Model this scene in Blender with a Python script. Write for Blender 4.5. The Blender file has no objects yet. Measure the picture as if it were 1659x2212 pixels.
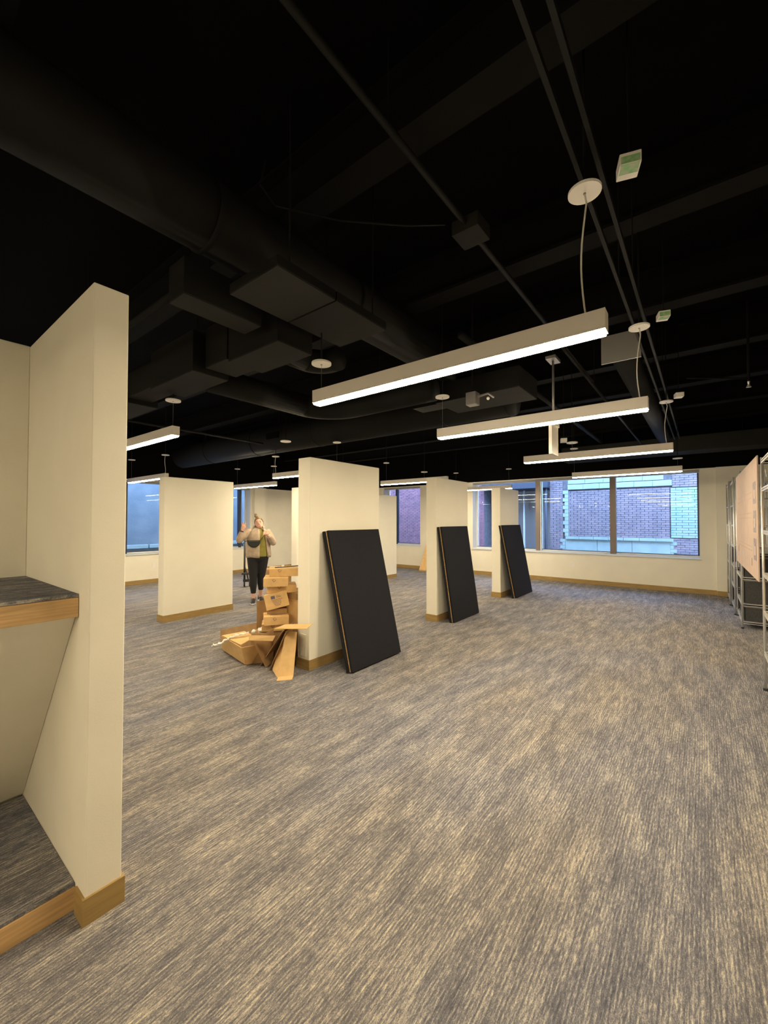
import bpy, bmesh, math, random
from mathutils import Vector, Matrix
random.seed(7)
C = bpy.context.scene.collection
PI = math.pi

# ---------------------------------------------------------------- camera
cam = bpy.data.cameras.new('camera'); co = bpy.data.objects.new('camera', cam); C.objects.link(co)
bpy.context.scene.camera = co
cam.sensor_fit = 'HORIZONTAL'; cam.sensor_width = 36.0; cam.lens = 36.0 * 884.0 / 1659.0
cam.clip_start = 0.05; cam.clip_end = 200
co.location = (0, 0, 1.6)
_yaw, _pitch, _roll = math.radians(38.0), math.radians(1.143), math.radians(-0.06)
_f = Vector((math.cos(_yaw)*math.cos(_pitch), math.sin(_yaw)*math.cos(_pitch), math.sin(_pitch)))
co.rotation_euler = (_f.to_track_quat('-Z', 'Y').to_matrix() @ Matrix.Rotation(-_roll, 3, 'Z')).to_euler()

# ---------------------------------------------------------------- world, exposure
w = bpy.data.worlds.new('dusk'); bpy.context.scene.world = w; w.use_nodes = True
bg = w.node_tree.nodes['Background']; bg.inputs[0].default_value = (0.36, 0.56, 1.0, 1); bg.inputs[1].default_value = 19.5
vs = bpy.context.scene.view_settings
vs.view_transform = 'Standard'; vs.look = 'None'; vs.exposure = 0.0; vs.gamma = 1.0; vs.use_curve_mapping = False
LAMP_RGB = (1.0, 0.82, 0.545); LAMP_STRENGTH = 154.0

# ---------------------------------------------------------------- materials
def mat(name, col, rough=.6, metal=0., noise=0., nscale=20., bump=0., bscale=200., spec=.5, emit=None, estr=0., col2=None, stretch=(1,1,1)):
    m = bpy.data.materials.new(name); m.use_nodes = True
    nt = m.node_tree; N = nt.nodes; L = nt.links; b = N['Principled BSDF']
    b.inputs['Base Color'].default_value = (*col, 1); b.inputs['Roughness'].default_value = rough
    b.inputs['Metallic'].default_value = metal; b.inputs['Specular IOR Level'].default_value = spec
    tc = N.new('ShaderNodeTexCoord'); mp = N.new('ShaderNodeMapping'); mp.inputs['Scale'].default_value = stretch
    L.new(tc.outputs['Object'], mp.inputs[0])
    if noise > 0 or col2:
        n = N.new('ShaderNodeTexNoise'); n.inputs['Scale'].default_value = nscale; n.inputs['Detail'].default_value = 4
        L.new(mp.outputs[0], n.inputs['Vector'])
        r = N.new('ShaderNodeValToRGB'); L.new(n.outputs['Fac'], r.inputs[0]); L.new(r.outputs[0], b.inputs['Base Color'])
        c2 = col2 or tuple(max(0, c*(1-noise)) for c in col); c1 = col if col2 else tuple(min(1, c*(1+noise)) for c in col)
        r.color_ramp.elements[0].position = .35; r.color_ramp.elements[1].position = .65
        r.color_ramp.elements[0].color = (*c2, 1); r.color_ramp.elements[1].color = (*c1, 1)
    if bump > 0:
        n2 = N.new('ShaderNodeTexNoise'); n2.inputs['Scale'].default_value = bscale; n2.inputs['Detail'].default_value = 3
        L.new(mp.outputs[0], n2.inputs['Vector'])
        bp = N.new('ShaderNodeBump'); bp.inputs['Strength'].default_value = bump; bp.inputs['Distance'].default_value = .004
        L.new(n2.outputs['Fac'], bp.inputs['Height']); L.new(bp.outputs[0], b.inputs['Normal'])
    if emit:
        b.inputs['Emission Color'].default_value = (*emit, 1); b.inputs['Emission Strength'].default_value = estr
    return m
M = {}
M['paint'] = mat('wall_paint', (.79, .76, .655), .75, noise=.02, nscale=3, bump=.12, bscale=260, spec=.3)
M['board'] = mat('base_board', (.33, .215, .075), .5, noise=.12, nscale=6, stretch=(1, 1, 8))
M['woodedge'] = mat('wood_edge', (.58, .37, .17), .45, noise=.18, nscale=9, stretch=(.5, 1, 9))
M['black'] = mat('black_ceiling_paint', (.0016, .0016, .0018), .9, noise=.2, nscale=2, spec=.06)
M['duct'] = mat('black_duct_paint', (.0056, .0056, .0054), .7, noise=.15, nscale=3, spec=.14)
M['beam'] = mat('black_beam_paint', (.0032, .0031, .0030), .8, noise=.15, nscale=3, spec=.1)
M['ductbox'] = mat('dark_duct_box', (.016, .0158, .0145), .8, noise=.08, nscale=3, spec=.1)  # lighter black; on box undersides it stands for light from the floor
M['lightbody'] = mat('lamp_housing', (.70, .66, .62), .45)
M['lamp'] = mat('lamp_lens', (1, 1, 1), .5, emit=LAMP_RGB, estr=LAMP_STRENGTH)
M['white'] = mat('white_plastic', (.80, .78, .74), .45, noise=.03, nscale=9)
M['cord'] = mat('white_cord', (.62, .60, .56), .6)
M['green'] = mat('green_label', (.13, .45, .12), .5, col2=(.45, .5, .40), nscale=40)
M['blackfab'] = mat('black_fabric', (.012, .0125, .017), .85, bump=.3, bscale=500, noise=.1, nscale=60, spec=.2)
M['tanedge'] = mat('tan_particle_edge', (.48, .31, .13), .7, noise=.25, nscale=60)
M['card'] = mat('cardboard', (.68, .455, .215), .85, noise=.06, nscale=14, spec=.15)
M['carddark'] = mat('cardboard_darker', (.37, .235, .12), .9, noise=.10, nscale=10, spec=.1)  # cardboard in a darker tone, on outer faces too
M['ink'] = mat('faded_ink', (.22, .15, .14), .8)
M['inkfaint'] = mat('faint_brown_ink', (.36, .22, .13), .85)
M['inkblue'] = mat('blue_ink', (.16, .13, .20), .8)
M['wrap'] = mat('plastic_wrap', (.85, .84, .82), .2, bump=.8, bscale=40)
M['chrome'] = mat('zinc_wire', (.74, .75, .76), .34, metal=.6, noise=.05, nscale=30)
M['darkwire'] = mat('dark_shelf', (.045, .047, .052), .5, noise=.3, nscale=80)
M['peach'] = mat('peach_cardboard', (.54, .405, .33), .8, noise=.05, nscale=5, col2=(.47, .375, .32))
M['graypr'] = mat('grey_print', (.30, .26, .27), .8, noise=.25, nscale=30)
M['blueframe'] = mat('pale_frame', (.66, .70, .74), .4)
M['brownframe'] = mat('bronze_mullion', (.20, .165, .14), .4, metal=.3)
M['darkframe'] = mat('dark_gasket', (.03, .035, .05), .5)
M['shade'] = mat('roller_shade', (.30, .30, .32), .7)
M['brick'] = mat('purple_brick', (.23, .175, .185), .85, col2=(.165, .135, .15), nscale=3.5, bump=.5, bscale=60)
M['brick2'] = mat('magenta_brick', (.25, .115, .13), .85, col2=(.17, .085, .10), nscale=3.5, bump=.5, bscale=60)
M['mortar'] = mat('mortar', (.115, .105, .11), .95, noise=.2, nscale=8)
M['stone'] = mat('pale_limestone', (.25, .30, .27), .8, noise=.07, nscale=3, bump=.2, bscale=40)
M['teal'] = mat('painted_rough_brick', (.20, .29, .27), .75, col2=(.26, .32, .28), nscale=3, bump=.6, bscale=30)
M['stucco'] = mat('blue_grey_block', (.115, .14, .15), .9, col2=(.165, .18, .185), nscale=2.2, bump=.8, bscale=18)
M['asphalt'] = mat('alley_ground', (.12, .12, .13), .9, noise=.2)
M['steel'] = mat('dull_steel', (.25, .24, .24), .4, metal=.5)
M['skin'] = mat('skin', (.70, .40, .31), .55, noise=.05, nscale=12)
M['lip'] = mat('lips', (.50, .17, .15), .5)
M['eye'] = mat('eye_dark', (.05, .035, .03), .3)
M['hair'] = mat('brown_hair', (.20, .14, .075), .6, noise=.5, nscale=60, stretch=(1, 1, .2))
M['jacket'] = mat('beige_jacket', (.44, .35, .27), .95, noise=.12, nscale=18, bump=.5, bscale=120, spec=.1)
M['olive'] = mat('olive_shirt', (.23, .205, .04), .9, noise=.12, nscale=14)
M['legging'] = mat('black_leggings', (.008, .008, .010), .8)
M['shoe'] = mat('black_shoe', (.02, .02, .02), .6)
M['sole'] = mat('white_sole', (.82, .80, .78), .6)
M['bag'] = mat('black_bag', (.012, .013, .012), .6)
M['trolley'] = mat('black_trolley', (.02, .02, .022), .5)

def carpet(name, dark=1.0):
    m = bpy.data.materials.new(name); m.use_nodes = True
    nt = m.node_tree; N = nt.nodes; L = nt.links; b = N['Principled BSDF']
    b.inputs['Roughness'].default_value = .95; b.inputs['Specular IOR Level'].default_value = .1
    tc = N.new('ShaderNodeTexCoord')
    def noise(sc, det=2, rough=.5, off=0):
        mp = N.new('ShaderNodeMapping'); mp.inputs['Scale'].default_value = sc; mp.inputs['Location'].default_value = (off, off*.7, 0)
        L.new(tc.outputs['Object'], mp.inputs[0])
        n = N.new('ShaderNodeTexNoise'); n.inputs['Scale'].default_value = 1; n.inputs['Detail'].default_value = det; n.inputs['Roughness'].default_value = rough
        L.new(mp.outputs[0], n.inputs['Vector']); return n.outputs['Fac']
    def ma(op, a, b_, clamp=False):
        x = N.new('ShaderNodeMath'); x.operation = op; x.use_clamp = clamp
        for i, v in enumerate((a, b_)):
            if isinstance(v, (int, float)): x.inputs[i].default_value = v
            else: L.new(v, x.inputs[i])
        return x.outputs[0]
    mpw = N.new('ShaderNodeMapping'); mpw.inputs['Scale'].default_value = (.22, 1, 1); L.new(tc.outputs['Object'], mpw.inputs[0])
    wv = N.new('ShaderNodeTexWave'); wv.wave_type = 'BANDS'; wv.bands_direction = 'Y'; wv.inputs['Scale'].default_value = 23.0
    wv.inputs['Distortion'].default_value = 1.6; wv.inputs['Detail'].default_value = 2; wv.inputs['Detail Scale'].default_value = 1.3
    L.new(mpw.outputs[0], wv.inputs['Vector'])
    streak = noise((6, 70, 30), 3, .65)
    streak2 = noise((34, 165, 60), 2, .65, 3)
    patch = noise((2.2, 9.0, 2), 4, .62, 9)
    patch2 = noise((.5, 1.2, 1), 1, .5, 5)
    speck = noise((190, 260, 200), 2, .7, 1)
    lines = ma('MULTIPLY', wv.outputs['Fac'], ma('MULTIPLY', streak2, .17))
    v = ma('ADD', ma('MULTIPLY', streak, .50), ma('MULTIPLY', streak2, .50))
    v = ma('ADD', v, ma('MULTIPLY', patch, .42))
    v = ma('ADD', v, ma('MULTIPLY', speck, .50))
    v = ma('ADD', v, lines)
    v = ma('SUBTRACT', v, .515)      # about .5 mean
    r = N.new('ShaderNodeValToRGB'); L.new(v, r.inputs[0])
    e = r.color_ramp.elements; e[0].position = .24; e[0].color = (.072*dark, .076*dark, .092*dark, 1)
    e[1].position = .78; e[1].color = (.62*dark, .59*dark, .46*dark, 1)
    x = e.new(.46); x.color = (.158*dark, .160*dark, .178*dark, 1)
    x = e.new(.57); x.color = (.295*dark, .282*dark, .274*dark, 1)
    # large soft change between cooler and warmer yarn
    mx = N.new('ShaderNodeMix'); mx.data_type = 'RGBA'; mx.blend_type = 'MULTIPLY'; mx.inputs[0].default_value = 1
    r2 = N.new('ShaderNodeValToRGB'); L.new(patch2, r2.inputs[0])
    r2.color_ramp.elements[0].position = .4; r2.color_ramp.elements[0].color = (.95, .955, 1.02, 1)
    r2.color_ramp.elements[1].position = .6; r2.color_ramp.elements[1].color = (1.05, 1.0, .955, 1)
    L.new(r.outputs[0], mx.inputs[6]); L.new(r2.outputs[0], mx.inputs[7]); L.new(mx.outputs[2], b.inputs['Base Color'])
    bp = N.new('ShaderNodeBump'); bp.inputs['Strength'].default_value = .6; bp.inputs['Distance'].default_value = .006
    L.new(v, bp.inputs['Height']); L.new(bp.outputs[0], b.inputs['Normal'])
    return m
M['carpet'] = carpet('streaked_carpet')

def glass():
    m = bpy.data.materials.new('window_glass'); m.use_nodes = True
    nt = m.node_tree; N = nt.nodes; L = nt.links; N.remove(N['Principled BSDF'])
    t = N.new('ShaderNodeBsdfTransparent'); t.inputs[0].default_value = (.93, .96, .97, 1)
    g = N.new('ShaderNodeBsdfGlossy'); g.inputs['Roughness'].default_value = .01
    f = N.new('ShaderNodeFresnel'); f.inputs[0].default_value = 1.18
    mx = N.new('ShaderNodeMixShader'); L.new(f.outputs[0], mx.inputs[0]); L.new(t.outputs[0], mx.inputs[1]); L.new(g.outputs[0], mx.inputs[2])
    L.new(mx.outputs[0], N['Material Output'].inputs[0]); return m
M['glass'] = glass()

# ---------------------------------------------------------------- mesh helpers
class MB:
    def __init__(s): s.v = []; s.f = []
    def add(s, vs, fs):
        o = len(s.v); s.v += [tuple(v) for v in vs]; s.f += [tuple(o+i for i in f) for f in fs]; return s
    def box(s, x0, x1, y0, y1, z0, z1):
        return s.add([(x0,y0,z0),(x1,y0,z0),(x1,y1,z0),(x0,y1,z0),(x0,y0,z1),(x1,y0,z1),(x1,y1,z1),(x0,y1,z1)],
                     [(0,3,2,1),(4,5,6,7),(0,1,5,4),(1,2,6,5),(2,3,7,6),(3,0,4,7)])
    def hexa(s, p):   # 8 points, bottom ring then top ring
        return s.add(p, [(0,3,2,1),(4,5,6,7),(0,1,5,4),(1,2,6,5),(2,3,7,6),(3,0,4,7)])
    def slab(s, quad, t):   # a quad thickened along its normal
        q = [Vector(p) for p in quad]; n = (q[1]-q[0]).cross(q[3]-q[0]).normalized()*t
        return s.hexa([tuple(p) for p in q] + [tuple(p+n) for p in q])
    def loft(s, path, radii, seg=10, cap=True, frame=None):
        """rings of radius r or (rx, ry) along a path"""
        P = [Vector(p) for p in path]; n = len(P); rings = []
        up = Vector((0, 0, 1)); u = None
        for i, p in enumerate(P):
            t = (P[min(i+1, n-1)] - P[max(i-1, 0)]).normalized()
            if frame is not None: u = (Vector(frame) - t*t.dot(Vector(frame))).normalized()
            elif u is None:
                a = up if abs(t.z) < .9 else Vector((1, 0, 0)); u = t.cross(a).normalized()
            else: u = (u - t*u.dot(t)).normalized()
            v = t.cross(u)
            r = radii[i] if isinstance(radii, (list, tuple)) else radii
            rx, ry = r if isinstance(r, (list, tuple)) else (r, r)
            rings.append([p + u*rx*math.cos(2*PI*k/seg) + v*ry*math.sin(2*PI*k/seg) for k in range(seg)])
        vs = [v for r in rings for v in r]; fs = []
        for i in range(n-1):
            for k in range(seg):
                a = i*seg+k; b = i*seg+(k+1) % seg; fs.append((a, b, b+seg, a+seg))
        if cap: fs += [tuple(reversed(range(seg))), tuple(range((n-1)*seg, n*seg))]
        return s.add(vs, fs)
    def ball(s, c, r, seg=14, rings=9, M3=None):
        rx, ry, rz = r if isinstance(r, (list, tuple)) else (r, r, r); vs = []; fs = []
        for i in range(1, rings):
            a = PI*i/rings
            for k in range(seg):
                b = 2*PI*k/seg; vs.append(Vector((rx*math.sin(a)*math.cos(b), ry*math.sin(a)*math.sin(b), rz*math.cos(a))))
        vs += [Vector((0, 0, rz)), Vector((0, 0, -rz))]; T = len(vs)-2; B = len(vs)-1
        for i in range(rings-2):
            for k in range(seg):
                a = i*seg+k; b = i*seg+(k+1) % seg; fs.append((a, a+seg, b+seg, b))
        for k in range(seg):
            fs.append((T, k, (k+1) % seg)); fs.append((B, (rings-2)*seg+(k+1) % seg, (rings-2)*seg+k))
        if M3: vs = [M3 @ v for v in vs]
        return s.add([v+Vector(c) for v in vs], fs)
    def disc(s, c, r, t, seg=28):
        return s.loft([(c[0], c[1], c[2]), (c[0], c[1], c[2]+t)], r, seg)
    def rot(s, R, o=(0, 0, 0)):
        o = Vector(o); s.v = [tuple(R @ (Vector(v)-o) + o) for v in s.v]; return s
    def move(s, d): s.v = [(v[0]+d[0], v[1]+d[1], v[2]+d[2]) for v in s.v]; return s

def obj(name, mb, m, parent=None, smooth=False, bevel=0, loc=None):
    me = bpy.data.meshes.new(name); me.from_pydata(mb.v, [], mb.f); me.validate(); me.update()
    bm = bmesh.new(); bm.from_mesh(me); bmesh.ops.recalc_face_normals(bm, faces=bm.faces); bm.to_mesh(me); bm.free()
    if smooth:
        for p in me.polygons: p.use_smooth = True
    me.materials.append(m if not isinstance(m, str) else M[m])
    o = bpy.data.objects.new(name, me); C.objects.link(o)
    if parent: o.parent = parent
    if loc: o.location = loc
    if bevel:
        b = o.modifiers.new('bevel', 'BEVEL'); b.width = bevel; b.segments = 2; b.limit_method = 'ANGLE'
    return o
def tag(o, label, cat, group=None):
    o['label'] = label; o['category'] = cat
    if group: o['group'] = group
    return o
def thing(name, label, cat, loc=(0, 0, 0), rz=0, group=None):
    o = bpy.data.objects.new(name, None); C.objects.link(o); o.location = loc; o.rotation_euler = (0, 0, rz)
    o.empty_display_size = .1
    return tag(o, label, cat, group)
def struct(name, mb, m, parent=None, **k):
    o = obj(name, mb, m, parent, **k)
    if not parent: o['kind'] = 'structure'
    return o
def copytree(o, parent=None):
    c = o.copy(); C.objects.link(c)
    if parent: c.parent = parent
    for ch in list(o.children): copytree(ch, c)
    return c

# ---------------------------------------------------------------- room shell
X0, X1, Y0, Y1, ZC = -5.0, 11.3, -1.25, 11.05, 3.9
struct('floor', MB().box(X0-.2, X1+.4, -4.2, Y1+.4, -.12, 0), 'carpet')
ceil = struct('ceiling', MB().box(X0-.2, X1+.4, -4.2, Y1+.4, ZC, ZC+.15), 'black')
for bx in (-4.0, -2.6, -1.2, .25, 1.72, 3.12, 4.5, 5.9, 7.3, 8.7, 10.1):
    b = MB(); b.box(bx-.09, bx+.09, -4.2, Y1, 3.55, 3.575); b.box(bx-.01, bx+.01, -4.2, Y1, 3.575, 3.88); b.box(bx-.09, bx+.09, -4.2, Y1, 3.88, ZC)
    obj('beam', b, 'beam', ceil)
def wall_open(name, axis, pos, thick, lo, hi, opens, zt, mt='paint'):
    """wall along an axis with window openings [(a, b, z0, z1)]"""
    b = MB(); cur = lo
    def bx(a0, a1, z0, z1):
        if axis == 'x': b.box(a0, a1, pos, pos+thick, z0, z1)
        else: b.box(pos, pos+thick, a0, a1, z0, z1)
    for (a, c, z0, z1) in sorted(opens):
        if a > cur: bx(cur, a, 0, zt)
        bx(a, c, 0, z0)
        if z1 < zt: bx(a, c, z1, zt)
        cur = c
    if hi > cur: bx(cur, hi, 0, zt)
    return struct(name, b, mt)
wall_open('wall_left', 'x', Y1, .35, X0, X1+.35, [(1.2, 7.43, .75, 2.58)], 2.60)
struct('trim_1', MB().box(X0, X1+.35, Y1, Y1+.35, 2.60, ZC), 'black')
wall_open('wall_back', 'y', X1, .35, -4.2, Y1, [(.06, 5.46, .76, 2.72), (7.32, 8.85, .76, 2.72)], 2.74)
struct('trim_2', MB().box(X1, X1+.35, -4.2, Y1, 2.74, ZC), 'black')
struct('wall_right', MB().box(X0, X1, Y0-.2, Y0, 0, 2.62), 'paint')
struct('trim_3', MB().box(X0, X1, Y0-.2, Y0, 2.62, ZC), 'black')
struct('wall_front', MB().box(X0-.2, X0, -4.2, Y1, 0, ZC), 'paint')
# pilasters
struct('wall_pilaster', MB().box(7.50, 7.92, Y1-.12, Y1, 0, 2.60), 'paint')
struct('wall_pilaster', MB().box(X1-.07, X1, Y0, -.21, 0, 2.74), 'paint')
BH = .105
def baseboard(name, x0, x1, y0, y1): return struct(name, MB().box(x0, x1, y0, y1, 0, BH), 'board', bevel=.002)
baseboard('baseboard_left', X0, X1, Y1-.012, Y1)
baseboard('baseboard_back', X1-.012, X1, -.21, Y1)
baseboard('baseboard_corner', X1-.082, X1-.07, Y0, -.21)
baseboard('baseboard_right', X0, X1-.08, Y0, Y0+.012)
baseboard('baseboard_pilaster', 7.50, 7.92, Y1-.132, Y1-.12)

# ---------------------------------------------------------------- windows
def window(name, axis, a, b_, z0, z1, wall, glassp, mull, label=None):
    """frame in an opening; `wall` room face, `glassp` glass position, mull = [(centre, width, kind)]"""
    def B(mb, a0, a1, p0, p1, q0, q1):
        return mb.box(a0, a1, p0, p1, q0, q1) if axis == 'x' else mb.box(p0, p1, a0, a1, q0, q1)
    root = bpy.data.objects.new(name, None); C.objects.link(root); root['kind'] = 'structure'
    f = MB(); t = .05
    B(f, a, b_, glassp-.03, glassp+.03, z0, z0+t); B(f, a, b_, glassp-.03, glassp+.03, z1-t, z1)
    B(f, a, a+t, glassp-.03, glassp+.03, z0+t, z1-t); B(f, b_-t, b_, glassp-.03, glassp+.03, z0+t, z1-t)
    obj('window_frame', f, 'blueframe', root)
    g = MB(); B(g, a+.02, a+.05, glassp-.035, glassp-.03, z0+.05, z1-.05); B(g, a+.02, b_-.02, glassp-.036, glassp-.031, z0+.045, z0+.06)
    obj('gasket', g, 'darkframe', root)
    s = MB(); B(s, a-.01, b_+.01, wall-.03, glassp-.03, z0-.02, z0+.012); obj('window_sill', s, 'blueframe', root, bevel=.003)
    for aa in (a, b_):
        l = MB(); B(l, min(aa, aa+(.006 if aa == a else -.006)), max(aa, aa+(.006 if aa == a else -.006)), wall, glassp-.03, z0+.012, z1); obj('jamb_lining', l, 'blueframe', root)
    cuts = [a+t]
    for (c, wd, k) in mull:
        mm = MB(); B(mm, c-wd/2, c+wd/2, glassp-.09, glassp+.05, z0, z1); obj('mullion', mm, {'b': 'brownframe', 'd': 'darkframe', 'w': 'blueframe'}[k], root)
        cuts += [c-wd/2, c+wd/2]
    cuts.append(b_-t)
    for i in range(0, len(cuts), 2):
        if cuts[i+1]-cuts[i] < .05: continue
        p = MB(); B(p, cuts[i], cuts[i+1], glassp-.004, glassp+.004, z0+t, z1-t); obj('pane', p, 'glass', root)
    sh = MB(); B(sh, a+.01, b_-.01, wall+.03, wall+.13, z1-.055, z1-.002); obj('shade_cassette', sh, 'shade', root, bevel=.01)
    return root
window('window_1', 'y', .06, 5.46, .76, 2.72, X1, X1+.30, [(3.61, .11, 'b'), (3.53, .03, 'w'), (1.78, .13, 'b')])
window('window_2', 'y', 7.32, 8.85, .76, 2.72, X1, X1+.30, [(8.45, .05, 'd')])
window('window_3', 'x', 1.2, 7.43, .75, 2.58, Y1, Y1+.25, [(4.03, .06, 'd'), (2.6, .06, 'd'), (7.19, .06, 'd')])

# ---------------------------------------------------------------- street outside
rb = random.Random(3)
def brick_obj(name, mt, rects, x, parent, kind='stuff', bl=.215, bh=.067, axis='y'):
    b = MB()
    for (ya, yb, za, zb) in rects:
        k = 0; z = za
        while z + .03 < zb:
            y = ya - (bl/2 if k % 2 else 0)
            while y < yb:
                u0, u1 = max(y, ya)+.005, min(y+bl, yb)-.005
                if u1-u0 > .03:
                    d = rb.uniform(.006, .022)
                    if axis == 'y': b.box(x-d, x+.03, u0, u1, z+.005, min(z+bh, zb)-.004)
                    else: b.box(u0, u1, x-d, x+.03, z+.005, min(z+bh, zb)-.004)
                y += bl
            z += bh; k += 1
    o = obj(name, b, mt, parent); o['kind'] = kind; return o
XB = 15.0
bld = thing('brick_building', 'purple brick building with pale stone surround outside the wide back window', 'building', (XB, 3, -3))
BI = Matrix.Translation((-XB, -3, 3))
def bpart(name, mb, mt, **k):
    mb.move((-XB, -3, 3)); return obj(name, mb, mt, bld, **k)
bpart('wall', MB().box(XB+.02, XB+.4, -6, 4.28, -3, 5.2), 'mortar')
bpart('wall', MB().box(XB+.02, XB+.4, 6.75, 18, -3, 5.2), 'mortar')
bpart('recess_wall', MB().box(XB+1.3, XB+1.5, 4.28, 6.75, -3, 5.2), 'steel')
bpart('recess_side', MB().box(XB+.4, XB+1.5, 6.75, 6.9, -3, 5.2), 'mortar')
bpart('recess_side', MB().box(XB+.4, XB+1.5, 4.13, 4.28, -3, 5.2), 'mortar')
bpart('recess_canopy', MB().box(XB-.25, XB+1.3, 4.28, 6.75, 2.75, 3.0), 'darkframe')
bpart('downpipe', MB().loft([(XB-.05, 4.4, -3), (XB-.05, 4.4, 5)], .05, 10), 'darkframe', smooth=True)
bpart('downpipe', MB().loft([(XB+.9, 5.5, -3), (XB+.9, 5.5, 5)], .04, 10), 'blueframe', smooth=True)
def brpart(name, mt, rects):
    o = brick_obj(name, mt, rects, XB, None); o.data.transform(BI); o.parent = bld; return o
brpart('brickwork', 'brick', [(-1.6, .78, .2, 1.06), (-1.6, .74, 2.6, 3.7), (.8, 3.66, 1.06, 2.63), (3.84, 4.28, .2, 3.7)])
brpart('brickwork', 'brick2', [(6.75, 13.5, -.2, 3.9)])
o = brick_obj('painted_brickwork', 'teal', [(-1.6, .78, 1.08, 2.58)], XB-.01, None, bl=.30, bh=.075); o.data.transform(BI); o.parent = bld
# single stones of the surround
for i in range(6):
    y0 = .74+i*.49; bpart('lintel_stone', MB().box(XB-.05, XB+.02, y0+.003, y0+.487, 2.65, 2.82), 'stone', bevel=.006)
for i in range(5):
    y0 = .95+i*.545; bpart('cap_stone', MB().box(XB-.03, XB+.02, y0+.003, y0+.542, 2.84, 3.02), 'stone', bevel=.006)
for i in range(7):
    y0 = .72+i*.433; bpart('sill_stone', MB().box(XB-.09, XB+.02, y0+.003, y0+.430, .96, 1.055), 'stone', bevel=.006)
for i in range(3):
    y0 = .80+i*.99; bpart('apron_stone', MB().box(XB-.03, XB+.02, y0+.003, y0+.985, .2, .955), 'stone', bevel=.006)
for i in range(12):
    z0 = 1.06+i*.131; e = .16 if i % 2 else .10
    bpart('quoin', MB().box(XB-.03, XB+.02, 3.66, 3.68+e, z0+.003, z0+.128), 'stone', bevel=.005)
for i in range(6):
    z0 = .3+i*.11; e = .16 if i % 2 else .08
    bpart('quoin', MB().box(XB-.03, XB+.02, .80-e, .80, z0+.003, z0+.107), 'stone', bevel=.005)
    bpart('quoin', MB().box(XB-.03, XB+.02, 3.77, 3.78+e, z0+.003, z0+.107), 'stone', bevel=.005)
nb = thing('block_building', 'blue-grey rough block building outside the left window', 'building', (4, 14, -3))
def npart(name, mb, mt, **k): mb.move((-4, -14, 3)); return obj(name, mb, mt, nb, **k)
npart('wall', MB().box(-6, 15, 14, 14.4, -3, 5.2), 'stucco')
for i in range(7): npart('ledge', MB().box(-5.9+i*2.9, -3.04+i*2.9, 13.93, 14, .70, .82), 'stone', bevel=.01)
npart('window_opening', MB().box(3.2, 4.05, 13.96, 14, 1.0, 3.0), 'darkframe')
npart('downpipe', MB().loft([(8.4, 13.9, -3), (8.4, 13.9, 6)], .06, 10), 'blueframe', smooth=True)
struct('ground_outside', MB().box(-8, 20, -8, 20, -3.3, -3.0), 'asphalt')

# ---------------------------------------------------------------- partitions
def partition(label, x0, x1, y0, y1, h=2.28, extra=None):
    t = thing('partition', label, 'partition', ((x0+x1)/2, (y0+y1)/2, 0), 0, 'freestanding half walls in two rows')
    cx, cy = (x0+x1)/2, (y0+y1)/2
    obj('panel', MB().box(x0-cx, x1-cx, y0-cy, y1-cy, 0, h), 'paint', t, bevel=.006)
    e = .010; b = MB()
    b.box(x0-cx-e, x1-cx+e, y0-cy-e, y0-cy, 0, BH); b.box(x0-cx-e, x1-cx+e, y1-cy, y1-cy+e, 0, BH)
    b.box(x0-cx-e, x0-cx, y0-cy, y1-cy, 0, BH); b.box(x1-cx, x1-cx+e, y0-cy, y1-cy, 0, BH)
    obj('baseboard', b, 'board', t)
    if extra: extra(t, cx, cy)
    return t
def outlet_mb(axis, x, y, z, w_=.07, h_=.115, d=.006):
    b = MB(); w2, h2 = w_/2, h_/2
    if axis == '-y': b.box(x-w2, x+w2, y-d, y, z-h2, z+h2); b.box(x-.017, x+.017, y-d-.002, y-d, z+.008, z+.038); b.box(x-.017, x+.017, y-d-.002, y-d, z-.038, z-.008)
    else: b.box(x-d, x, y-w2, y+w2, z-h2, z+h2); b.box(x-d-.002, x-d, y-.017, y+.017, z+.008, z+.038); b.box(x-d-.002, x-d, y-.017, y+.017, z-.038, z-.008)
    return b
def mid_extra(t, cx, cy):
    obj('wall_outlet', outlet_mb('-y', 3.35-cx, 3.33-cy, .43), 'white', t, bevel=.002)
    b = MB(); b.box(2.962-cx, 2.97-cx, 3.375-cy, 3.475-cy, .13, .37); obj('cover_plate', b, 'paint', t, bevel=.003)
partition('white half wall behind the nearest leaning black panel, beside the pile of cartons', 2.97, 4.16, 3.33, 3.52, extra=mid_extra)
partition('white half wall behind the middle one of the three leaning black panels', 5.61, 6.70, 3.33, 3.52)
partition('white half wall behind the farthest leaning black panel, nearest the wide window', 8.18, 9.25, 3.33, 3.52)
partition('broad white half wall standing alone left of the waving person', 2.93, 4.12, 6.65, 6.84)
partition('white half wall mostly hidden behind the carton pile, right of the waving person', 5.60, 6.80, 6.66, 6.85)
partition('small-looking white half wall seen just right of the middle half wall, before a purple window', 8.18, 9.28, 6.80, 6.99)
tag(obj('wall_outlet', outlet_mb('-x', 0, 0, 0), 'white', loc=(X1, 2.67, .47)), 'white wall outlet below the wide back window', 'outlet')
tag(obj('wall_outlet', outlet_mb('-y', 0, 0, 0), 'white', loc=(4.62, Y1, .45)), 'white wall outlet below the left window', 'outlet')

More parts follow.
